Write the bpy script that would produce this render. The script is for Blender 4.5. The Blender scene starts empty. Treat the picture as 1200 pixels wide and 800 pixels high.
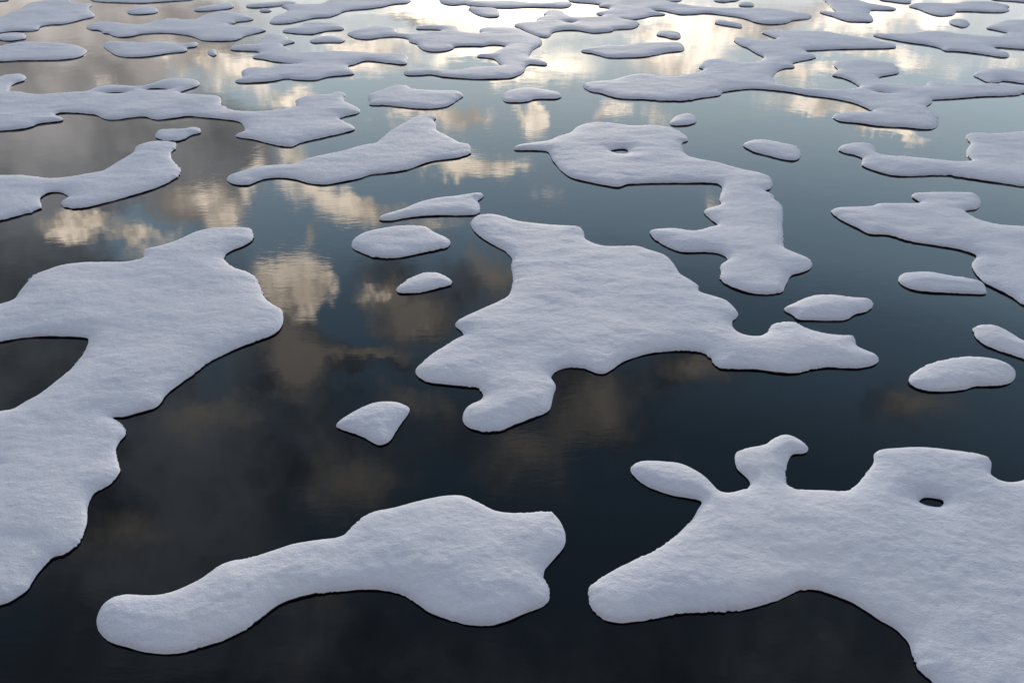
import bpy, math, random
import numpy as np
from mathutils import Vector, noise
from mathutils.geometry import delaunay_2d_cdt

S = bpy.context.scene
COL = S.collection
R = math.radians

# ------------------------------------------------------------------ camera
CAM_H = 15.0
PITCH = 31.0                 # degrees below the horizon
FPX = 942.0                  # focal length in pixels of the 1200 px wide photograph
cam_d = bpy.data.cameras.new('camera')
cam = bpy.data.objects.new('camera', cam_d)
COL.objects.link(cam)
cam.location = (0, 0, CAM_H)
cam.rotation_euler = (R(90 - PITCH), 0, 0)
cam_d.sensor_fit = 'HORIZONTAL'
cam_d.sensor_width = 36.0
cam_d.lens = 36.0 * FPX / 1200.0
cam_d.clip_start = 0.1
cam_d.clip_end = 20000
S.camera = cam

FWD = np.array([0, math.cos(R(PITCH)), -math.sin(R(PITCH))])
UPV = np.array([0, math.sin(R(PITCH)), math.cos(R(PITCH))])
RGT = np.array([1.0, 0, 0])

def ray(px, py):
    d = FWD * FPX + RGT * (px - 600) + UPV * (400 - py)
    return d / np.linalg.norm(d)

def ground(px, py, z):
    d = ray(px, max(py, -60))
    t = (z - CAM_H) / d[2]
    return (d[0] * t, d[1] * t)

def sky_azel(px, py):
    """the sky direction mirrored in calm water at that place: azimuth, elevation (radians)"""
    d = ray(px, py)
    return np.array([math.atan2(d[0], d[1]), math.asin(-d[2])])

# ------------------------------------------------------------------ node helper
class NT:
    def __init__(s, tree): s.t = tree; s.n = tree.nodes; s.l = tree.links
    def new(s, typ, **kw):
        n = s.n.new(typ)
        for k, v in kw.items(): setattr(n, k, v)
        return n
    def link(s, a, b): s.l.new(a, b)
    def val(s, sock, v):
        if hasattr(v, 'links') or hasattr(v, 'is_linked'): s.l.new(v, sock)
        else: sock.default_value = v
    def math(s, op, a, b=None, c=None, clamp=False):
        n = s.new('ShaderNodeMath', operation=op, use_clamp=clamp)
        s.val(n.inputs[0], a)
        if b is not None: s.val(n.inputs[1], b)
        if c is not None: s.val(n.inputs[2], c)
        return n.outputs[0]
    def vmath(s, op, a, b=None):
        n = s.new('ShaderNodeVectorMath', operation=op)
        s.val(n.inputs[0], a)
        if b is not None: s.val(n.inputs[1], b)
        return n
    def maprange(s, v, a, b, c=0.0, d=1.0, smooth=True):
        n = s.new('ShaderNodeMapRange')
        n.interpolation_type = 'SMOOTHSTEP' if smooth else 'LINEAR'
        s.val(n.inputs['Value'], v)
        s.val(n.inputs['From Min'], a); s.val(n.inputs['From Max'], b)
        s.val(n.inputs['To Min'], c); s.val(n.inputs['To Max'], d)
        return n.outputs['Result']
    def noise(s, vec, scale, detail=3, rough=0.5, dist=0.0):
        n = s.new('ShaderNodeTexNoise')
        if vec is not None: s.link(vec, n.inputs['Vector'])
        n.inputs['Scale'].default_value = scale
        n.inputs['Detail'].default_value = detail
        n.inputs['Roughness'].default_value = rough
        n.inputs['Distortion'].default_value = dist
        return n
    def mapping(s, vec, loc=(0,0,0), rot=(0,0,0), scale=(1,1,1), typ='POINT'):
        n = s.new('ShaderNodeMapping', vector_type=typ)
        s.link(vec, n.inputs['Vector'])
        n.inputs['Location'].default_value = loc
        n.inputs['Rotation'].default_value = rot
        n.inputs['Scale'].default_value = scale
        return n.outputs[0]
    def mix(s, fac, a, b):
        n = s.new('ShaderNodeMix', data_type='RGBA', clamp_factor=True)
        s.val(n.inputs['Factor'], fac)
        s.val(n.inputs[6], a); s.val(n.inputs[7], b)
        return n.outputs[2]

# ------------------------------------------------------------------ sky
SUN_AZ = math.atan2(35, 942)      # to the right of straight ahead
SUN_EL = R(4.5)
world = bpy.data.worlds.new('World')
S.world = world
world.use_nodes = True
world.cycles.sampling_method = 'NONE'
W = NT(world.node_tree)
W.n.clear()
sky = W.new('ShaderNodeTexSky', sky_type='NISHITA')
sky.sun_disc = False
sky.sun_elevation = SUN_EL
sky.sun_rotation = SUN_AZ
sky.air_density = 1.0; sky.dust_density = 1.0; sky.ozone_density = 2.0
SKYK = 0.10
skyc = W.vmath('SCALE', sky.outputs[0]); skyc.inputs['Scale'].default_value = 1.0
tc = W.new('ShaderNodeTexCoord')
D = W.vmath('NORMALIZE', tc.outputs['Generated']).outputs[0]
sep = W.new('ShaderNodeSeparateXYZ'); W.link(D, sep.inputs[0])
az = W.math('ARCTAN2', sep.outputs[0], sep.outputs[1])
el = W.math('ARCSINE', sep.outputs[2])
comb = W.new('ShaderNodeCombineXYZ'); W.link(az, comb.inputs[0]); W.link(el, comb.inputs[1])
# wispy warp of the cloud outlines
w1 = W.noise(D, 14.0, 6, 0.68)
w1s = W.vmath('SUBTRACT', w1.outputs['Color'], (0.5, 0.5, 0.5)).outputs[0]
w1m = W.vmath('MULTIPLY', w1s, (0.11, 0.085, 0)).outputs[0]
P = W.vmath('ADD', comb.outputs[0], w1m).outputs[0]

def clouds(blobs):
    """sum of soft elliptical cloud cells: (x, y, rx, ry, turn, amount)"""
    global P
    acc = None; cnt = 0
    for (cx, cy, rx, ry, rot, amp) in blobs:
        c = sky_azel(cx, cy)
        e = 2.0
        J = np.stack([(sky_azel(cx + e, cy) - sky_azel(cx - e, cy)) / (2 * e),
                      (sky_azel(cx, cy + e) - sky_azel(cx, cy - e)) / (2 * e)], axis=1)
        a = R(rot)
        Rm = np.array([[math.cos(a), -math.sin(a)], [math.sin(a), math.cos(a)]])
        A = J @ Rm @ np.diag([rx, ry])
        U, s, Vt = np.linalg.svd(A)
        th = math.atan2(U[1, 0], U[0, 0])
        m = W.mapping(P, loc=(c[0], c[1], 0), rot=(0, 0, th), scale=(s[0] * 1.3, s[1] * 1.3, 1), typ='TEXTURE')
        g = W.new('ShaderNodeTexGradient', gradient_type='SPHERICAL')
        W.link(m, g.inputs[0])
        acc = W.math('MULTIPLY', g.outputs['Fac'], amp * 1.35) if acc is None else W.math('MULTIPLY_ADD', g.outputs['Fac'], amp * 1.35, acc)
        cnt += 1
        if cnt % 6 == 0:
            # a vanishing term keeps the cells evaluated group after group (short shader stack)
            n = W.new('ShaderNodeVectorMath', operation='MULTIPLY_ADD')
            W.link(acc, n.inputs[0]); n.inputs[1].default_value = (1e-7, 1e-7, 0); W.link(P, n.inputs[2])
            P = n.outputs[0]
    return acc

GREY = [  # thick grey cloud, left and overhead
    (40, 130, 230, 130, 0, 1.0), (-60, 330, 220, 150, 0, 1.0), (120, 30, 230, 55, 0, 0.9), (170, 190, 150, 60, 0, .8),
    (255, 235, 50, 40, -20, 0.75), (190, 540, 230, 110, 0, 0.8), (100, 400, 130, 100, 0, 0.8),
    (345, 425, 70, 50, 10, 0.75), (250, 350, 60, 60, 0, 0.6), (485, 375, 55, 40, 0, 0.75), (560, 335, 60, 30, 0, .6),
    (700, 475, 80, 55, 10, 0.75), (800, 430, 70, 35, 0, 0.6), (440, 425, 70, 16, 0, 0.6),
    (470, 490, 120, 40, 0, 0.4), (600, 545, 90, 50, 20, 0.5), (430, 560, 70, 60, 0, .5), (290, 185, 60, 40, -30, .6),
    (930, 22, 130, 16, 0, 0.7), (490, 22, 60, 10, 0, 0.7), (860, 40, 50, 12, 0, .5), (290, 140, 60, 20, 0, .6),
    (1060, 470, 90, 45, 0, .45), (460, 330, 40, 30, 0, .5), (330, 380, 60, 40, 0, .5), (150, 640, 200, 80, 0, .5), (640, 420, 60, 50, 0, .5), (300, 760, 560, 110, 0, 0.5), (900, 790, 420, 130, 0, 0.4),
]
CREAM = [  # sunlit cloud tops
    (352, 334, 44, 38, 10, 1.1), (310, 312, 26, 14, 20, .5), (262, 262, 26, 20, -30, .5), (520, 240, 40, 10, 0, .3), (350, 215, 30, 14, 0, .5),
    (375, 335, 16, 36, 0, .4), (100, 262, 70, 24, 10, 0.75), (175, 282, 50, 16, 0, .5),
    (400, 234, 56, 20, 8, 0.9), (445, 250, 50, 20, 0, .6), (515, 258, 50, 10, 0, 0.5), (371, 272, 9, 11, 0, .8),
    (556, 195, 66, 14, -3, 1.0), (470, 192, 40, 10, 0, .4), (620, 140, 22, 11, 0, 1.0), (540, 143, 34, 17, 0, 0.9),
    (480, 137, 50, 12, 0, .6), (280, 85, 50, 22, 0, 0.75), (340, 112, 45, 12, 0, .8), (232, 62, 36, 18, 0, .6),
    (348, 190, 14, 26, 0, 0.8), (300, 215, 14, 40, 15, .5), (430, 55, 60, 20, 0, .9), (720, 134, 22, 10, 0, .8), (775, 141, 28, 8, 0, .6),
    (965, 130, 80, 14, 7, 1.0), (1040, 148, 50, 10, 5, 0.8), (1085, 70, 46, 12, 14, 1.0), (1010, 60, 60, 8, 0, .6),
    (1175, 74, 40, 9, 0, 0.8), (1150, 30, 70, 12, 0, .5), (905, 80, 36, 18, 0, 1.0), (780, 75, 70, 20, 0, .8),
    (960, 82, 36, 12, 0, .6), (800, 35, 80, 22, 0, 1.0), (1010, 30, 80, 14, 0, .7), (1060, 12, 90, 12, 0, .6),
    (828, 232, 12, 14, 0, 0.6), (640, 232, 40, 8, 0, .3), (437, 345, 18, 12, 0, .4), (492, 388, 20, 14, 0, .35),
    (240, 225, 40, 22, 0, .35), (112, 100, 22, 10, 0, .4),
]
BROWN = [  # thick cloud, dimly and warmly lit
    (350, 425, 44, 42, 0, 1.0), (310, 365, 40, 40, 0, .7), (480, 372, 50, 36, 0, .9), (440, 345, 26, 18, 0, .7), (580, 325, 32, 24, 0, .8),
    (440, 418, 60, 10, -4, .8), (410, 565, 90, 40, -10, .6), (620, 530, 60, 40, 0, .6), (480, 470, 60, 26, 0, .5), (250, 490, 80, 30, 0, .6),
    (700, 475, 60, 50, 10, .8), (815, 432, 46, 24, 0, .7), (1070, 470, 70, 34, 0, .5), (230, 235, 60, 36, 0, .8), (160, 620, 90, 40, 0, .5),
    (370, 690, 260, 30, 0, .3), (560, 300, 30, 14, 0, .4), (200, 60, 100, 30, 0, .5),
]
GLARE = [  # thin cloud lit through by the low sun
    (610, 5, 130, 30, 0, 0.8), (590, 40, 110, 20, 0, .7), (555, 64, 80, 12, 0, .7), (650, 74, 56, 16, 0, 1.1), (605, 97, 60, 9, 0, 1.0), (530, 66, 60, 10, 0, .5), (850, 20, 60, 10, 0, .3),
    (500, 12, 90, 14, 0, .8), (720, 8, 130, 14, 0, .8), (450, 45, 60, 10, 0, .4), (570, -60, 400, 60, 0, .7), (760, 45, 60, 12, 0, .25),
]
det = W.noise(D, 20.0, 6, 0.66)
detv = W.math('MULTIPLY', W.math('SUBTRACT', det.outputs[0], 0.5), 1.9)
gm_raw = clouds(GREY)
gm = W.maprange(W.math('ADD', gm_raw, W.math('MULTIPLY', detv, 0.45)), 0.05, 0.72)
bm = W.maprange(W.math('ADD', clouds(BROWN), W.math('MULTIPLY', detv, 0.55)), 0.15, 1.0)
cm_raw = clouds(CREAM)
cm_ = W.maprange(W.math('ADD', cm_raw, W.math('MULTIPLY', detv, W.math('MINIMUM', W.math('MULTIPLY', cm_raw, 2.5), 1.0))), 0.12, 0.85)
gl = W.maprange(W.math('ADD', clouds(GLARE), W.math('MULTIPLY', detv, 0.35)), 0.05, 1.35)
# broad soft mottling inside the grey cloud
mot = W.noise(D, 7.0, 4, 0.62)
motf = W.maprange(mot.outputs[0], 0.3, 0.7, 0.45, 1.75)
# cloud radiance falls off with height above the horizon, as the low sun lights them from behind
elf = W.maprange(el, R(6), R(46), 0.0, 1.0, smooth=False)
grey_c = W.mix(W.maprange(el, R(7), R(24)), (0.90, 0.81, 0.75, 1), (0.44, 0.48, 0.54, 1))
grey_c = W.vmath('SCALE', grey_c); W.link(motf, grey_c.inputs['Scale']); grey_c = grey_c.outputs[0]
cream_c = W.mix(elf, (2.75, 2.4, 2.05, 1), (6.6, 5.5, 4.2, 1))
cream_c = W.vmath('SCALE', cream_c); W.link(W.maprange(det.outputs[0], 0.34, 0.64, 0.45, 1.3), cream_c.inputs['Scale']); cream_c = cream_c.outputs[0]
glare_c = (5.2, 4.5, 3.6)
# cloud colours above are radiances; the background strength scales everything, so undo it here
def inv(v):
    n = W.vmath('SCALE', v); n.inputs['Scale'].default_value = 1.0 / SKYK
    return n.outputs[0]
# added tint over the sky model, blue and brightness set by elevation
rp = W.new('ShaderNodeValToRGB'); W.link(W.math('MULTIPLY', el, 2 / math.pi), rp.inputs[0])
cr = rp.color_ramp; cr.interpolation = 'EASE'
SKY_TINT = [(6, (1.75, 1.8, 1.88)), (13, (1.52, 1.88, 2.1)), (22, (1.08, 1.55, 1.98)), (28, (0.56, 0.9, 1.27)), (38, (0.30, 0.50, 0.72)), (55, (0.27, 0.37, 0.52))]
while len(cr.elements) < len(SKY_TINT): cr.elements.new(0.5)
for e_, (deg, col_) in zip(cr.elements, SKY_TINT):
    e_.position = deg / 90; e_.color = tuple(v / 2 for v in col_) + (1,)
sky_tint = W.vmath('SCALE', rp.outputs[0]); sky_tint.inputs['Scale'].default_value = 2 / SKYK
c = W.mix(0.8, sky.outputs[0], sky_tint.outputs[0])
c = W.mix(W.math('MULTIPLY', gm, 0.93), c, inv(grey_c))
brown_c = W.mix(W.maprange(el, R(16), R(44)), (1.5, 1.3, 1.1, 1), (1.5, 1.33, 1.14, 1))
c = W.mix(W.math('MULTIPLY', bm, 0.8), c, inv(brown_c))
c = W.mix(W.math('MULTIPLY', cm_, 0.92), c, inv(cream_c))
c = W.mix(W.math('MULTIPLY', gl, 0.95), c, inv(glare_c))
# unseen cloud, added overhead and behind the camera to light the snow
over = W.maprange(el, R(54), R(68))
back = W.maprange(W.math('ABSOLUTE', az), R(62), R(95))
snow_fill = W.math('MAXIMUM', over, back)
c = W.mix(W.math('MULTIPLY', snow_fill, 0.9), c, inv(W.mix(back, (0.60, 0.57, 0.615, 1), (0.26, 0.26, 0.30, 1))))
bg = W.new('ShaderNodeBackground')
W.link(c, bg.inputs['Color']); bg.inputs['Strength'].default_value = SKYK
wo = W.new('ShaderNodeOutputWorld'); W.link(bg.outputs[0], wo.inputs['Surface'])

sd = bpy.data.lights.new('sun', 'SUN')
sd.energy = 2.0; sd.angle = R(4); sd.color = (1.0, 0.86, 0.70)
sun = bpy.data.objects.new('sun', sd); COL.objects.link(sun)
dv = Vector((math.sin(SUN_AZ) * math.cos(SUN_EL), math.cos(SUN_AZ) * math.cos(SUN_EL), math.sin(SUN_EL)))
sun.rotation_euler = dv.to_track_quat('Z', 'Y').to_euler()
sun.location = dv * 200

# ------------------------------------------------------------------ materials
def mat(name):
    m = bpy.data.materials.new(name); m.use_nodes = True
    t = NT(m.node_tree); t.n.clear()
    o = t.new('ShaderNodeOutputMaterial')
    b = t.new('ShaderNodeBsdfPrincipled')
    t.link(b.outputs[0], o.inputs['Surface'])
    return m, t, b

def snow_material():
    m, t, b = mat('wet_snow')
    g = t.new('ShaderNodeNewGeometry').outputs['Position']
    n0 = t.noise(g, 0.22, 3, 0.5)
    n1 = t.noise(t.mapping(g, rot=(0, 0, R(12)), scale=(0.6, 1.5, 1)), 1.3, 5, 0.6)
    f = t.math('ADD', t.math('MULTIPLY', n0.outputs[0], 0.6), t.math('MULTIPLY', n1.outputs[0], 0.4))
    f = t.maprange(f, 0.36, 0.64)
    t.link(t.mix(f, (0.675, 0.69, 0.755, 1), (0.775, 0.765, 0.80, 1)), b.inputs['Base Color'])
    b.inputs['Roughness'].default_value = 0.75
    b.inputs['Specular IOR Level'].default_value = 0.25
    # granular crust and thin wind-blown streaks
    a = t.noise(t.mapping(g, rot=(0, 0, R(14)), scale=(0.9, 1.25, 1)), 6.0, 6, 0.62, 0.3)
    c = t.noise(g, 26.0, 4, 0.65)
    b1 = t.new('ShaderNodeBump'); b1.inputs['Strength'].default_value = 1.0; b1.inputs['Distance'].default_value = 0.027
    t.link(a.outputs[0], b1.inputs['Height'])
    b2 = t.new('ShaderNodeBump'); b2.inputs['Strength'].default_value = 1.0; b2.inputs['Distance'].default_value = 0.013
    t.link(c.outputs[0], b2.inputs['Height']); t.link(b1.outputs[0], b2.inputs['Normal'])
    t.link(b2.outputs[0], b.inputs['Normal'])
    return m

def ice_material():
    m, t, b = mat('dark_wet_ice')
    g = t.new('ShaderNodeNewGeometry').outputs['Position']
    n = t.noise(g, 6.0, 4, 0.6)
    sp = t.new('ShaderNodeSeparateXYZ'); t.link(g, sp.inputs[0])
    # brownish algae stain in the ice just under the snow
    band = t.maprange(sp.outputs[2], 0.022, 0.05)
    stain = t.math('MULTIPLY', band, t.maprange(n.outputs[0], 0.3, 0.55))
    t.link(t.mix(stain, (0.035, 0.042, 0.060, 1), (0.26, 0.12, 0.09, 1)), b.inputs['Base Color'])
    b.inputs['Roughness'].default_value = 0.35
    b.inputs['Specular IOR Level'].default_value = 0.2
    return m

def water_material():
    m, t, b = mat('sea_water')
    b.inputs['Base Color'].default_value = (0.0022, 0.0034, 0.0048, 1)
    b.inputs['Roughness'].default_value = 0.008
    b.inputs['IOR'].default_value = 1.333
    g = t.new('ShaderNodeNewGeometry').outputs['Position']
    # patches where a light breeze touches the surface
    pt = t.noise(t.mapping(g, scale=(1, 0.7, 1)), 0.11, 3, 0.5)
    patch = t.maprange(pt.outputs[0], 0.42, 0.62, 0.15, 1.0)
    a = t.noise(t.mapping(g, rot=(0, 0, R(-8)), scale=(0.55, 1.6, 1)), 2.6, 4, 0.55, 0.3)
    s = t.noise(t.mapping(g, scale=(1, 1, 1)), 0.35, 2, 0.5)
    h = t.math('MULTIPLY', a.outputs[0], patch)
    b1 = t.new('ShaderNodeBump'); b1.inputs['Strength'].default_value = 1.0; b1.inputs['Distance'].default_value = 0.006
    t.link(s.outputs[0], b1.inputs['Height'])
    b2 = t.new('ShaderNodeBump'); b2.inputs['Strength'].default_value = 1.0; b2.inputs['Distance'].default_value = 0.0020
    t.link(h, b2.inputs['Height']); t.link(b1.outputs[0], b2.inputs['Normal'])
    t.link(b2.outputs[0], b.inputs['Normal'])
    return m

M_SNOW, M_ICE, M_WATER = snow_material(), ice_material(), water_material()

def mesh_obj(name, verts, faces, m, smooth=True, parent=None):
    me = bpy.data.meshes.new(name)
    me.from_pydata(verts, [], faces); me.update()
    if smooth: me.polygons.foreach_set('use_smooth', [True] * len(me.polygons))
    me.materials.append(m)
    o = bpy.data.objects.new(name, me); COL.objects.link(o)
    o.parent = parent
    return o

# ------------------------------------------------------------------ water
N = 96
vs = [(0, 0, 0)] + [(6000 * math.cos(2 * math.pi * k / N), 6000 * math.sin(2 * math.pi * k / N), 0) for k in range(N)]
water = mesh_obj('water', vs, [(0, 1 + k, 1 + (k + 1) % N) for k in range(N)], M_WATER, smooth=False)
water['kind'] = 'structure'
water['label'] = 'calm dark sea water mirroring the evening clouds'

# ------------------------------------------------------------------ floes
def parse(s):
    return [tuple(float(v) for v in p.split(',')) for p in s.split()]

def smooth_loop(pts, step, wob, seed):
    P_ = np.array(pts, float); n = len(P_); out = []
    for i in range(n):
        p0, p1, p2, p3 = P_[(i - 1) % n], P_[i], P_[(i + 1) % n], P_[(i + 2) % n]
        L = np.linalg.norm(p2 - p1)
        k = max(1, int(round(L / step)))
        # centripetal-ish Catmull-Rom, tangents limited by the local segment length
        L0 = max(np.linalg.norm(p1 - p0), 1e-6); L2 = max(np.linalg.norm(p3 - p2), 1e-6)
        m1 = (p2 - p0) / (L0 + L) * L; m2 = (p3 - p1) / (L + L2) * L
        for j in range(k):
            t = j / k
            h00 = 2*t**3 - 3*t*t + 1; h10 = t**3 - 2*t*t + t; h01 = -2*t**3 + 3*t*t; h11 = t**3 - t*t
            out.append(h00 * p1 + h10 * m1 + h01 * p2 + h11 * m2)
    Q = np.array(out); m = len(Q)
    T = np.roll(Q, -1, 0) - np.roll(Q, 1, 0)
    T /= np.maximum(np.linalg.norm(T, axis=1, keepdims=True), 1e-9)
    Nn = np.stack([T[:, 1], -T[:, 0]], 1)
    for i in range(m):
        v = Vector((Q[i, 0], Q[i, 1], seed))
        j = noise.noise(v * (0.16 / wob)) * 0.5 + noise.noise(v * (0.4 / wob)) * 0.3
        crumbly = max(0.0, noise.noise(v * (0.03 / wob) + Vector((7, 3, 1))) )
        j = j * (0.5 + 2.4 * crumbly) + noise.noise(v * (0.8 / wob)) * 0.6 * (0.3 + 5.0 * crumbly)
        Q[i] += Nn[i] * j * wob
    return Q

def area(Q):
    x, y = Q[:, 0], Q[:, 1]
    return 0.5 * np.sum(x * np.roll(y, -1) - np.roll(x, -1) * y)

def inside(X, loops):
    r = np.zeros(len(X), bool)
    for Q in loops:
        A = Q; B = np.roll(Q, -1, 0)
        for a, b in zip(A, B):
            if a[1] == b[1]: continue
            c = ((a[1] > X[:, 1]) != (b[1] > X[:, 1])) & (X[:, 0] < (b[0] - a[0]) * (X[:, 1] - a[1]) / (b[1] - a[1]) + a[0])
            r ^= c
    return r

def dist(X, loops):
    d = np.full(len(X), 1e9)
    for Q in loops:
        A = Q; AB = np.roll(Q, -1, 0) - Q
        L2 = np.maximum((AB ** 2).sum(1), 1e-12)
        for s in range(0, len(X), 2000):
            x = X[s:s + 2000]
            W_ = x[:, None, :] - A[None]
            t = np.clip((W_ * AB[None]).sum(2) / L2[None], 0, 1)
            dd = np.sqrt((((W_ - t[..., None] * AB[None]) ** 2).sum(2)).min(1))
            d[s:s + 2000] = np.minimum(d[s:s + 2000], dd)
    return d

RIM = 0.052
def rim_z(x, y):
    return RIM * (0.9 + 0.55 * noise.noise(Vector((x * 0.9, y * 0.9, 4.4))) + 0.35 * noise.noise(Vector((x * 4.0, y * 4.0, 1.4))))
GROUP = 'snow covered ice floes drifting on dark water'

def make_floe(label, outline, holes=(), seed=0.0, top=0.26):
    wl = [[ground(x, y, RIM) for x, y in parse(outline)]] + [[ground(x, y, RIM) for x, y in parse(h)] for h in holes]
    cen = np.mean(np.array(wl[0]), axis=0)
    far = float(np.median([math.hypot(p[1], CAM_H) for p in wl[0]]))
    px = far / FPX                                   # size of a photograph pixel out there
    st = 3.3 * px
    loops = []
    for k, w in enumerate(wl):
        Q = smooth_loop(w, st * 0.6, min(1.2 * px, 0.07), seed * 3.1 + k)
        if (area(Q) < 0) != (k > 0): Q = Q[::-1].copy()
        loops.append(Q)                              # outline counter-clockwise, holes clockwise
    # ---- points: the outlines, rows just inside them, then a jittered field
    w = 0.5
    base = np.concatenate(loops)
    pts = [base]
    nb = len(base)
    for d in (0.05, 0.13, 0.25):
        if d < st * 0.25: continue
        for Q in loops:
            T = np.roll(Q, -1, 0) - np.roll(Q, 1, 0); T /= np.maximum(np.linalg.norm(T, axis=1, keepdims=True), 1e-9)
            X = Q + np.stack([-T[:, 1], T[:, 0]], 1) * d
            ok = inside(X, loops); X = X[ok]
            if len(X):
                X = X[dist(X, loops) > d * 0.85]; pts.append(X)
    lo, hi = loops[0].min(0), loops[0].max(0)
    rnd = np.random.RandomState(int(seed * 10) + 5)
    ys = np.arange(lo[1], hi[1], st * 0.87)
    G = []
    for r_, y in enumerate(ys):
        xs = np.arange(lo[0] + (r_ % 2) * st * 0.5, hi[0], st)
        G.append(np.stack([xs, np.full(len(xs), y)], 1))
    G = np.concatenate(G); G += rnd.uniform(-0.2, 0.2, G.shape) * st
    G = G[inside(G, loops)]
    if len(G):
        G = G[dist(G, loops) > max(0.28, st * 0.5) if st < 0.3 else dist(G, loops) > st * 0.5]
        pts.append(G)
    allp = np.concatenate(pts) - cen
    edges = []; s0 = 0
    for Q in loops:
        n = len(Q); edges += [(s0 + i, s0 + (i + 1) % n) for i in range(n)]; s0 += n
    v2, _, f2, ov, _, _ = delaunay_2d_cdt([Vector(p) for p in allp], edges, [], 0, 1e-7, True)
    V = np.array([(v.x, v.y) for v in v2]) + cen
    F = np.array([f for f in f2 if len(f) == 3])
    F = F[inside(V[F].mean(1), loops)]
    d = dist(V, loops)
    isb = d < 1e-5
    # ---- height: rounded shoulder, then a gently rolling top
    t = np.clip(d / w, 0, 1)
    hgt = RIM + (top * 0.62 - RIM) * np.sqrt(np.clip(1 - (1 - t) ** 2, 0, 1))
    t2 = np.clip(d / 1.6, 0, 1); hgt += top * 0.38 * (t2 * (2 - t2))
    out = []
    for i, (x, y) in enumerate(V):
        p = Vector((x, y, seed))
        damp = min(1.0, d[i] / 0.25)
        u = (noise.noise(p * 0.35) * 0.065 * min(1, d[i] / 0.9)
             + noise.noise(Vector((x * 0.8, y * 1.3, seed)) * 1.1) * 0.022 * damp
             + noise.noise(Vector((x * 0.9 + y * .2, y * 1.2, seed)) * 3.1) * 0.010 * damp
             + noise.noise(p * 7.0) * 0.010 * damp)
        out.append((x - cen[0], y - cen[1], rim_z(x, y) if isb[i] else float(hgt[i]) + u))
    # ---- thing and its two parts
    root = bpy.data.objects.new('ice_floe', None); COL.objects.link(root)
    root.empty_display_size = 0.5
    root.location = (cen[0], cen[1], 0)
    root['label'] = label; root['category'] = 'ice floe'; root['group'] = GROUP
    fl = []
    for a, b, c_ in F:
        cr = (V[b][0]-V[a][0])*(V[c_][1]-V[a][1]) - (V[b][1]-V[a][1])*(V[c_][0]-V[a][0])
        fl.append((int(a), int(b), int(c_)) if cr > 0 else (int(a), int(c_), int(b)))
    used = sorted({i for f in fl for i in f}); mp = {o_: n_ for n_, o_ in enumerate(used)}
    mesh_obj('snow_cover', [out[i] for i in used], [tuple(mp[i] for i in f) for f in fl], M_SNOW, True, root)
    # undercut dark ice: from under the snow rim down below the waterline
    iv, jf = [], []
    for Q in loops:
        n = len(Q)
        T = np.roll(Q, -2, 0) - np.roll(Q, 2, 0); T /= np.maximum(np.linalg.norm(T, axis=1, keepdims=True), 1e-9)
        inn = np.stack([-T[:, 1], T[:, 0]], 1)
        b0 = len(iv)
        for (off, z) in ((0.0, 0.97), (0.003, 0.65), (0.018, 0.3), (0.045, -3.0)):
            for q, i_ in zip(Q, inn):
                iv.append((q[0] + i_[0] * off - cen[0], q[1] + i_[1] * off - cen[1], z * rim_z(q[0], q[1])))
        for r_ in range(3):
            for i in range(n):
                a = b0 + r_ * n + i; b = b0 + r_ * n + (i + 1) % n
                jf.append((a, a + n, b + n, b))
    mesh_obj('ice_edge', iv, jf, M_ICE, True, root)
    return root

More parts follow.
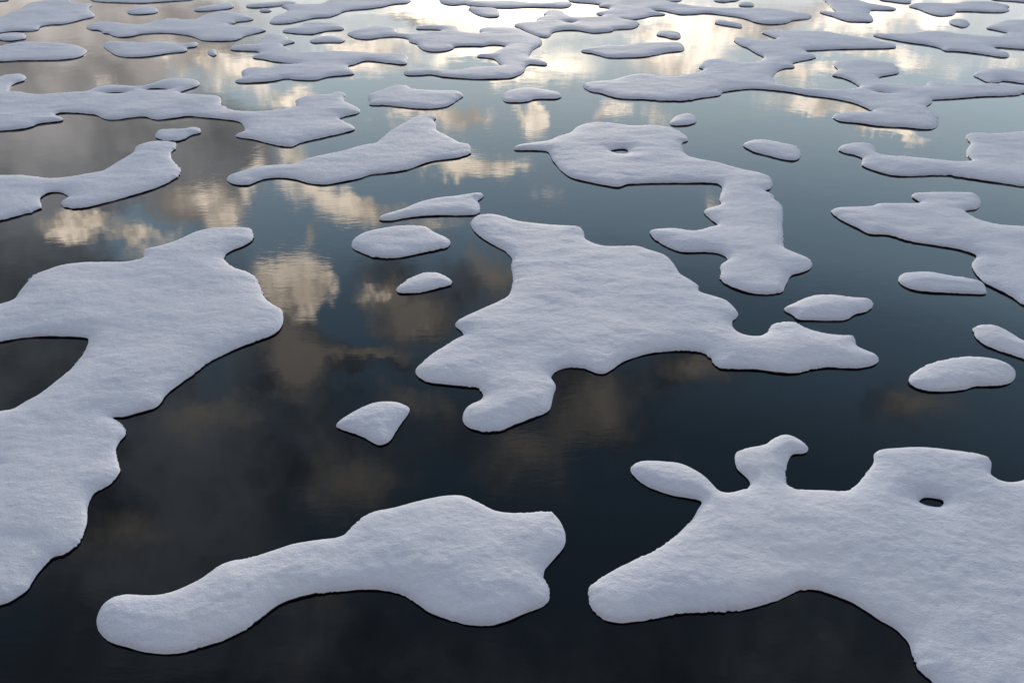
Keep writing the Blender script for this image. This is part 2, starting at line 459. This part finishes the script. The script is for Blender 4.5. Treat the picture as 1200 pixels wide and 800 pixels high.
FLOES = [
("thin sliver of ice cut off by the top left corner", "-20,-4 0,-4 9,-3 9,0.6 0,1.2 -20,2", ()),
("large broad snowy floe with ragged far side filling the top left corner", "-22,34 -20,26 0,21.5 7,18 14,15 22,13 27,9 35,4.5 47,2.5 52,1 56,-5 70,-8 82,-4 84,2 95,4.5 107,5 106.5,7.5 104.5,9 104.5,12 110.5,17 109,20 98,22.5 85,26 70,28.5 58,29 47,31.5 45,34.5 38,36 20,36.5 8,37.2 0,38.7 -15,40", ()),
("small oval floe tucked between two wide floes at the far left edge", "-8,44 0,41 8,40 20,39.5 28,40 30,43 29,45.5 20,47 12,48 0,46.8", ()),
("long flat lens shaped floe at the left edge with a rounded right end", "-18,62 0,55 12,52.5 24,50.5 35,50 60,51 85,53 95,55.5 102,59.5 100,63 94,66.5 82,69 60,70.5 20,71 0,72 -15,70", ()),
("wide thin floe cut by the top edge right of the top left corner floe", "100,-6 104,-1 115,2 150,3.5 165,3.8 180,3 200,1.5 225,-0.5 232,-6 160,-10", ()),
("small spindle shaped floe above the left end of the long wavy floe", "148.5,15 152,12.5 160,10.5 172,9.5 182,10 185,12 184,14.5 178,16 165,17 155,16.8", ()),
("narrow dark edged strip floe just behind the peak of the long wavy floe", "227,12 231,10 240,8 255,6 265,5 273,5.5 275,7 271,9.5 258,11.5 240,13 231,13.2", ()),
("long wavy floe with a humped right half and pointed left tip", "101,32 105,29 115,27 130,26.8 142,28 155,29.5 168,29.5 180,26 192,24 194,22.8 208,23 215,24 228,23.5 237,19.5 248,16 260,14 270,14.5 282,17 290,19 297,21.5 295,23.5 285,25 277,26 275,27.5 268,28.6 275,30.5 290,31 300,32 309,33.6 312,35.5 305,38 296,40 288,42 280,46 273,47.5 255,48 238,47.5 231,45 222,42 205,39.5 185,38.5 165,40 155,42.5 142,43.5 132,42 127,39.5 121,39 117,36 105,34.5", ()),
("slug shaped floe with a small right spur, left of the tiny ice chip", "121,54 124,51 132,49.5 150,50 170,51 180,49.5 195,49.5 205,51 215,52 222,51.5 231,50.5 232,53 228,55 220,56 219,59.5 213,61 200,62 185,64.5 168,66.5 150,66.8 137,65 128,60", ()),
("tiny ice chip alone on the pale water, the smallest of all", "243,61 246,59 253,59 253.5,61.5 254,64 250,65.5 245,64", ()),
("thin curved strip floe behind the left end of the broad notched floe near the top", "288,8 292,6 310,4.5 325,3 340,2 346,3 346,5 335,6 320,7.5 305,8.8 293,9", ()),
("tiny flat sliver under the thin curved strip floe near the top", "304,12.5 308,11 317,11.5 318,13 313,14 306,13.8", ()),
("broad notched floe running up to the top edge with a crumbled left side", "316,27 318,23.5 322,20 331,17 337,13 334,9.5 330,8 337,6 350,6 375,5.5 381,3 395,-3 430,-8 480,-6 482,0 476,4 462,5 448,8 430,10.5 412,12 402,14 396,17 385,20 370,21 358,23.5 350,25 340,27 325,28", ()),
("mid sized floe with a low hump, just above the smaller slim floe", "331,37 335,34.5 345,33 352,31 356,28 365,27 380,27 395,28.5 402,30.5 404,33 400,35 385,36 375,38 366,40 350,39.5 338,38.5", ()),
("slim arched floe between the humped floe and the many fingered floe", "363,48 368,46 378,43.5 388,43 398,44.5 404,47 400,49.5 388,49.5 375,50 366,50", ()),
("sprawling branched floe beside the bright sun glare, with a pointed strip at its front", "407,40 411,37.5 420,35.5 432,33 445,32 455,32.5 463,34 464,37 475,40.5 490,39.8 505,38.5 517,37 514,35 500,34.3 488,34 489,32 497,30.5 515,30.5 533,31.5 536,34 542,38 552,39.5 563,39.5 562,35.5 568,33.5 580,33 597,33 608,34.3 616,38 627,42.5 633,45 635,51 632,54 625,58 622,62 620,66 622,69 632,70 641,74 640,76.5 632,76 621,75.5 616,79 614,84 608,88 600,91 590,92 560,92.5 540,91.5 520,90 505,87.5 492,88 477,88 473,85 476,82.5 490,81.5 515,82.5 535,83 555,80 575,79 587,78 584,73.5 578,69 570,67.5 559,66.5 562,64.5 575,63.5 581,61 592,55 590,53.5 578,52.5 565,54 555,54 535,54.5 530,57.5 520,60 505,60.5 495,58 490,54 488,51.5 480,49 478,45.5 465,43 450,43.5 430,46 418,45 410,42", ()),
("huge ragged floe at the far side of the sun glare with a long right arm", "603,29.5 607,27.5 615,27 628,26 630,22 637,20 638,16 642,13 650,12.5 658,13.5 662,16.5 668,19.5 675,21 690,21 702,20.5 706,18.5 700,17 699,15.5 708,13 714,11 712,9 702,8 702,5.5 692,4 680,3 670,2 665,-1 668,-6 720,-8 760,-4 780,1.5 792,4.5 815,8 840,10 870,10.5 900,11 925,14 945,16.5 951,19 950,21 945,22.5 930,24 922,27 905,28.5 888,27 876,23 865,20 845,17.5 828,15.5 815,16.5 798,17 785,14.5 775,12.5 765,12 772,15 780,17 775,18 765,18.5 755,21 740,23 729,22.5 735,24 747,26 749,28 747,31 740,33.5 728,34 719,35 718,36.5 705,38 695,38.5 685,37 675,35.5 660,35.5 648,38 645,42 640,43.5 632,42.5 622,39.3 612,34.5 604,31", ("662,26 668,25.5 674,26.3 671,27.6 665,27.4",)),
("thin stretched floe inside the white sun glare at the top edge", "515,1 518,-3 535,-4 553,-1 556,1.5 575,2 600,2 620,4 640,4.5 655,2.5 668,3.5 670,5.5 665,8.5 655,9 635,8.5 615,8.5 600,9.3 580,9 560,7.5 548,6 545,5 538,5.5 530,6 520,4.5", ()),
("small boat shaped floe hanging under the thin stretched floe in the glare", "549,10.5 552,9 565,9.8 580,10.6 584,13 584,19.5 572,20 560,17.5 552,13.5", ()),
("short scrap of ice on the top edge right of the sun glare", "772,-4 798,-4 797,1.2 785,1.8 776,0", ()),
("short flat scrap of ice on the top edge with a tiny floe beside it", "837,1 838,-4 868,-4 865,0.6 858,1.5 850,2.5 842,2", ()),
("tiny floe between a scrap on the top edge and the long right arm", "865,5.5 867,3.5 874,3 882,4.5 883,7.5 875,7.5 867,7", ()),
("small slanting floe like a log below the long right arm", "837.5,25.5 840,24 850,25 860,27 868,28.5 869,31 869,32.5 858,31 848,29.5 838,27.5", ()),
("small blunt floe alone above the right end of the canoe shaped floe", "769.5,39 773,37 785,37 795,38.5 797,40 796,45 788,45 778,43 770,41.5", ()),
("hooked floe on the top edge with a finger pointing right over a notch", "965,0 962,-6 1000,-8 1004,-1 1010,2 1025,6 1045,9 1050,10.5 1048,12 1035,12 1022,12 1020,14 1019,17 1022,20 1022,25.5 1010,25.5 995,25 985,22.5 975,19 966,16.5 960,14 966,14 980,15 975,10 970,4", ()),
("thin wedge of ice on the top edge, right of the hooked floe", "1030,-5 1060,-5 1068,3.5 1060,4 1045,2 1032,0", ()),
("two lobed floe near the top right above the small capsule shaped floe", "1065,7.5 1070,5 1078,4.5 1100,4.5 1115,5 1120,5 1127,3 1140,2.5 1160,3 1175,5.5 1183,8 1180,10 1183,12.5 1175,14.5 1160,14.5 1140,13.5 1122,13.5 1118,17 1110,18.5 1100,18.5 1088,15.5 1075,10.5", ()),
("small capsule shaped floe under the two lobed floe near the top right", "1112,25.5 1114,23.5 1120,23 1130,24 1135.5,26.5 1135,30 1130,32 1123,31 1114,28", ()),
("thin floe cut off by the top right corner", "1163,-0.5 1160,-6 1210,-6 1210,3.2 1190,1.8", ()),
("long tapering floe running off the right edge with forked right end", "1023,41 1026,40 1040,40.5 1060,40.5 1075,38.5 1085,37.5 1100,37.5 1120,40 1140,42 1160,43.5 1172,43.3 1174,41 1181,39 1170,36 1156,33 1165,29 1180,24.5 1200,24 1230,25 1245,45 1230,60 1200,57.5 1185,56.5 1171,55.5 1165,56 1170,59 1180,62 1183,64 1181,67 1170,66.5 1155,64 1140,62 1120,60 1108,59.5 1100,56 1085,52.5 1065,50 1045,46.5 1030,43.5", ()),
("floe with a beak shaped left tip at the right edge, behind the long necked arm", "1141,87.5 1150,83 1160,81.8 1170,81.5 1200,84.5 1235,86 1240,98 1200,98 1188,96 1176,94.7 1170,96.6 1160,97 1150,93", ()),
("huge many armed floe stretching across the far right with a broad left paddle", "683,101 687,98 700,96 715,95 730,91 745,88 760,88 775,90 790,91 800,89 812,87 820,85 824,81.5 819,79 822,74 828,71 840,70 857,72.5 880,74.3 890,72.5 895,67.5 885,62 875,56 867.5,53 860,47.5 862,44.5 877,46 892,48 910,46 901,42 892.5,38 900,36.5 930,37 967,38 990,42 1020,46.5 1045,52 1050,54 1049,56 1020,57 985,57.5 965,58.5 945,59.5 944,60.5 954,65 955,68 945,70.5 933,73 929,75 931,79 921,80 912,83 907,88 906,91 912,99 924,102 937.5,104 960,105 990,105.5 1007,102 999,96 987,91 975,88 982,82 977,77 978,73 990,70.5 1000,70 1020,71 1040,74 1050,78 1053.5,85.5 1048,87 1030,91 1040,97 1060,100 1076,103 1084,101 1088,97 1100,96 1108,98 1132,99.5 1160,98.8 1180,100 1200,101 1240,104 1240,112 1200,109 1195,111 1180,112 1150,113 1125,115 1100,116.5 1093,117 1092,120.5 1085,125.5 1088,128 1094,133 1098,138 1100,143 1098,148 1092,151 1080,151 1060,149 1030,147.5 1005,144 985,142 977,138.5 976,136 985,133 1000,132 1021,131 1015,126.5 1000,120.5 985,117 970,114.5 950,112 930,108.5 920,107 900,105 880,104 860,106 847,108 844,111.5 835,113 820,115 808,117.5 785,118 765,117 745,116 725,115 712,112 705,109.5 690,106", ("1024,108.2 1034,108 1043,110.6 1033,109.8",)),
("canoe shaped floe with a pointed left tip below the small blunt floe", "681,59 690,57 700,55.5 712,54 725,54.5 735,53 742,51.5 760,51 785,50.5 797,51 801,54.5 802,58 798,60 785,61 770,64 755,66.5 735,67.5 715,67.5 705,65.5 695,63 683,61", ()),
("many fingered floe with jagged left side and a long right tongue", "269.7,57.5 273,55 287,53.5 300,53 302,50 308,44 315,41 327,41 336,43.5 338,46.5 345,48 345,49.5 332,53.3 340,58 350,61 373,61.5 407,61 440,63 472,64 477,66 477,71 476,75 470,75.5 460,74.5 445,72.5 430,71 425,72 415,75.5 409,77 409,80.5 415,84 414,87 405,88 385,90 370,93.5 350,93.5 335,92 325,94 310,96 290,97 278,96.5 276,94.5 283,92 284,89 283,84 290,81 298,79.8 315,80.5 321,78 326,76.3 340,76 349,75.6 335,74 318,71.5 305,69 297,68 296,66.5 303,64 303,61 300,60 285,59.5 273,59", ()),
("long winding floe crossing from the left edge to a wide five pointed end", "0,91 5,89 15,88 25,87.5 30,90 29,94 20,97 14,100 12,104 12,107.5 25,108.5 35,110.5 50,111.5 70,110 90,108.5 100,108 108,105 118,102 130,100.5 145,101 160,102 170,101 180,98 190,95 200,93 210,92.5 228,94 234,97.5 230,101.5 222,104 213,107 210,108.5 220,111 240,112 255,113 259,117 258,121 262,125 275,130 300,131.5 320,130 335,128.5 346,126.5 347,122 347,118 355,114 370,112.5 388,111 391,109 398,109 404,110 403,113 403,118 410,122 420,127 422,130 418,133 405,136 398,139 404,143 414,148 415,152 405,155 390,158.5 365,164 350,168 343,171.5 330,171 315,168 295,163 278,160.5 276,158.5 286,154 284,146 278,142 260,139.5 240,137.5 220,136 205,138 185,140 178,139 168,136.5 150,138 140,139.5 128,140 120,138.5 112,134.5 100,133 85,132 72,132 66,133.5 65,135 74,139 72,141.5 60,143 45,145 38,148 25,151 0,153 -20,155 -30,120 -20,95", ("122,109.8 135,107.9 149,109 138,110.6", "170,106 176,103.6 190,103.6 200,105.6 188,106.8")),
("small dumbbell shaped floe between the winding floe and the curved floe at left", "183,157 187,153 200,152 215,152 222,150.5 230,150 235,152 234,155.5 225,158 218,162 208,165 195,165 186,163 182.5,160", ()),
("curved floe at the left edge with a bite in its near side", "-25,200 0,206 25,206 45,208 60,209.5 80,208 105,204 120,201 135,192 155,180 158,175 160,172 175,167 190,166 205,168 206,173 201,178 200,184 205,191 211,198 210,205 200,212 180,221 150,230 120,238 100,243 85,244 73,241 72,237 80,231 77,228 70,225 60,225 52,228 47,233 49,242 48,244 30,250 0,258 -25,262 -40,230", ()),
("long whale shaped floe with a thin left tail and tall right fin", "266,211 269,206 285,201 305,196 325,194 345,193 355,188 375,183 400,178 420,172 440,168 445,164 460,152 475,144 485,138 495,136 505,136 511,138 508,141 511,146 512,153 525,160 540,168 550,170 552,176 549,181 535,185 510,188 490,194 475,199 455,202 435,204 420,209 400,213 380,216 360,214 345,210 325,208 308,210 300,213 290,216.5 275,216", ()),
("flat topped floe with a blunt left end, above the whale shaped floe", "432,112 445,107 456,103 462,101 475,101 485,105 510,107 535,107.5 541,109 542,113 535,118 525,124 510,127 490,127 470,125 450,123 434,123 433,119", ()),
("small bean shaped floe alone right of the flat topped floe", "589,112 593,108 605,105 620,104 632,105 645,107 656,109.5 657.5,114 650,116 630,116 618,119 605,120 592,119 589,116", ()),
("big bent floe with a small open hole and a thin pointed left tip", "602,174 608,170.5 625,168 643,165 655,160 668,156 675,150 685,146 700,144.5 715,145 740,148 765,147.5 785,150 795,154 805,161 806,165 800,167 800,175 806,183 820,187 845,192 870,199 890,203 902,208 905,214 903,221 897,224 906,229 908,234 915,240 918,248 917,262 918,275 920,291 930,296 945,302 951,307 950,314 940,319 927,323 922,332 915,342 905,344 880,343 860,337 845,328 844,317 845,310 852,305 850,300 840,296 825,295 800,295 785,290 770,282 762,275 762,271 770,269 790,268 812,271 820,270 830,267 841,264 840,262 832,256 825,248 832,244 843,241 845,238 843,234 846,220 840,215 825,214 800,214 775,214 745,215 735,216 725,219 710,217 690,213 670,208 658,200 651,192 647,187 645,182 640,177 625,176 604,175.5", ("715,177 722,175 732,174.5 736,177 735,180 728,181 720,179",)),
("small pebble shaped floe just behind the big bent floe with the hole", "785,144 790,138 798,135 808,134 815,137 815.5,143 808,146 798,147 788,146.5", ()),
("small capsule shaped floe on open water right of the big bent floe", "871,170 875,167 885,164.5 900,165 920,169 932,172 938,178 937,185 930,188 915,186 900,182 885,178 874,173", ()),
("long floe at the right edge with a rounded knob on its left end", "983,175 986,171 995,169 1005,168 1018,169 1026,174 1028,180 1040,183 1060,184 1090,187 1115,189.5 1135,189.5 1139,188 1134,182 1133,176 1136,171 1138,168 1132,161 1134,158 1140,156.5 1170,157 1195,155 1230,153 1260,180 1240,220 1200,218 1180,215 1150,211 1125,207 1110,205 1080,205.5 1055,206 1040,204 1020,198 1011,194 1010,189 1010,185 1000,181 990,179", ()),
("large fish head shaped floe at the right edge with a fin on its back", "974,247 978,245 985,243.5 1000,243 1020,242 1030,239 1050,239 1078,238 1072,233 1068.5,229 1072,227 1090,226 1120,226 1140,227 1148,233 1149,239 1145,244.5 1135,246 1131,248 1138,253 1150,259 1170,264 1185,265 1210,267 1260,275 1270,360 1240,375 1200,357 1185,347 1165,337 1155,332 1145,322 1139,312 1140,307 1144,300 1138,296 1120,291 1095,287 1065,282 1040,275 1020,274 1005,267 985,257 976,250", ()),
("narrow floe with a blunt cut right end, almost touching the large fish head floe", "1053,326 1058,321 1070,319.5 1085,319 1095,320 1110,323 1130,326 1145,329 1152,332 1155,338 1155,344 1140,344 1115,343 1090,342 1070,339 1057,333", ()),
("oval floe with a pointed left tip, just above the right arm of the central floe", "919,361 927,357 940,351 955,346.5 975,346 1000,349 1017,350.5 1023,355 1022,360 1015,365 1003,368 992,374 975,375 950,374.5 935,374 928,368 920,364", ()),
("slanting leaf shaped floe cut off by the right edge above the smooth loaf shaped floe", "1140,385 1145,382 1160,381 1172,384 1185,391 1200,400 1225,412 1240,425 1220,430 1200,420 1185,415 1170,410 1155,404 1145,396 1141,388", ()),
("smooth loaf shaped floe near the right edge, above the large lower right floe", "1065,444 1070,437 1085,428 1105,422 1130,418.5 1155,419.5 1175,424 1188,432 1190,440 1186,447 1175,451 1160,452 1145,452 1130,456 1110,458 1090,458 1073,454 1066,449", ()),
("great central floe with a foot at its near side and a long right arm", "551,262 553,258 560,253 575,251.5 590,254 605,259 625,262 650,264.5 670,265.5 680,267 684,272 686,280 697,286 710,289 730,289 748,289 760,293 780,300 790,310 797,321 810,329 818,335 820,342 835,347 850,352 860,360 865,367 863,372 858,377 860,385 868,391 880,394 890,394 900,389 905,381 915,378 930,378 945,385 965,391 985,393 1000,394 1003,400 1005,406 1015,411 1025,415 1030,420 1028,425 1015,430 1000,431 970,430 950,433 930,437 910,436 890,433 860,432 845,431 838,428 833,420 825,414 810,411 785,411 760,414 745,418 730,424 710,437 700,437 690,433 675,430 660,431 650,436 646,441 650,448 651,454 648,465 645,478 640,483 620,491 600,499 585,505 570,506 555,503 545,497 542,490 544,481 550,475 560,470 566,464 563,457 555,453 540,452 520,450 500,447 490,441 487,434 492,427 505,416 520,406 535,397 543,393 541,388 534,382 535,377 545,371 565,362 585,353 596,346 600,335 601,325 599,312 600,303 592,294 583,289 570,282 558,273", ()),
("slim fish shaped floe with a notched tail at the far tip of the central floe", "444,256 450,252 470,246 490,238 510,233 535,230 555,227 565,227 566,231 560,235 562,240 562,248 558,251 540,252 520,252 495,253 475,255 460,258 447,258", ()),
("rounded oval floe left of the central floe, between the fish shaped and almond shaped floes", "412,286 416,279 430,272 455,267 475,265 498,266 510,273 525,280 528,285 525,289 510,293 490,297 470,301 450,302 435,300 420,294 413,290", ()),
("small almond shaped floe left of the central floe, below the rounded oval floe", "464,339 472,332 485,324 500,320 515,321 527,327 530,331 527,334 515,337 500,341 485,343 468,343", ()),
("small triangular floe alone on dark water left of the foot of the central floe", "394,498 398,493 412,484 425,477 440,472 460,471 473,474 480,479 478,485 470,496 463,507 456,517 447,521 440,520 428,513 410,506 396,501", ()),
("giant floe at the left edge curling around a pointed inlet of dark water", "-60,372 -30,364 0,357 15,352 22,343 30,333 38,324 52,318 75,311 100,308 125,307.5 150,307 167,303 167,299 170,293 190,288 210,281 230,272 250,268 275,267 292,268 297,274 296,281 285,288 270,294 263,301 265,307 275,314 290,319 299,325 305,336 311,350 320,357 330,363 332,373 330,382 322,391 305,398 285,405 262,415 243,425 228,437 210,450 195,462 188,472 180,478 160,484 145,488 132,489 139,494 146,501 147,509 140,517 136,527 138,540 140,552.5 128,567 111,577 105,586 102,598 102,608 97,627 87,641 75,649 62,653.5 45,670 38,680 31,691 12,704 0,708 -50,722 -130,690 -120,560 -60,500 0,482.5 15,479.5 30,471 45,463 62,450 78,437 92,422 100,410 103.5,397.5 95,395 70,394 40,394 20,396 0,400 -60,410 -75,390", ()),
("long bone shaped floe in the lower left foreground with a rounded left knob", "113,729 115,718 123,706 135,699 150,696 170,697 190,696 210,690 235,678 255,664 268,658 290,654 320,645 345,637 375,632 400,628 412,617 425,606 440,599 460,595 490,587 520,581 540,580.5 552,584 565,591 580,598 600,601 625,600 645,600 655,608 661,620 663,633 660,642 650,654 640,665 637,673 640,682 644,690 643,703 635,710 615,718 595,727 575,732 550,731 525,725 505,718 490,708 475,698 455,692 430,690 400,692 370,695 345,701 325,709 308,722 290,735 265,748 235,758 205,765 175,764 150,758 130,752 118,742", ()),
("giant lower right foreground floe with a leaf lobe, a horn and an open hole", "690,700 690,689 698,681 720,667 745,655 765,646 785,633 800,620 812,607 818,596 822,588 812,584 790,580 765,572 748,562 739,551 742,544 755,540 780,541 797,543 815,551 828,560 836,568 845,576 855,577 868,574 876,572 879,567 876,560 865,550 861,540 862,532 866,528 880,524 895,521 905,515 915,510 925,510 938,516 947,524 944,530 930,532 925,537 921,550 921,565 927,571 940,573.5 965,574.5 990,575 1003,568 1010,560 1020,548 1024,540 1024,533 1032,527 1050,525 1080,524 1110,527 1140,531 1158,536 1162,543 1162,556 1172,563 1185,565 1200,562 1260,550 1320,600 1300,850 1200,860 1130,835 1100,805 1090,795 1080,788 1074,778 1069,765 1066,755 1061,747 1048,735 1030,725 1015,715 998,705 975,696 960,691 945,690 930,694 915,701 895,708 870,714 840,716 800,718 775,723 750,727 725,729 708,725 695,714", ("1077,588 1083,583 1095,583 1105,586 1105,591 1098,594 1085,592",)),
]
for i, (label, outline, holes) in enumerate(FLOES):
    make_floe(label, outline, holes, seed=i * 1.37)

# ------------------------------------------------------------------ render settings
S.render.engine = 'CYCLES'
S.cycles.max_bounces = 4; S.cycles.diffuse_bounces = 2; S.cycles.glossy_bounces = 2
S.render.resolution_x = 1024; S.render.resolution_y = 682
S.view_settings.view_transform = 'Standard'
S.view_settings.look = 'None'
S.view_settings.exposure = 0.0
S.view_settings.gamma = 1.0
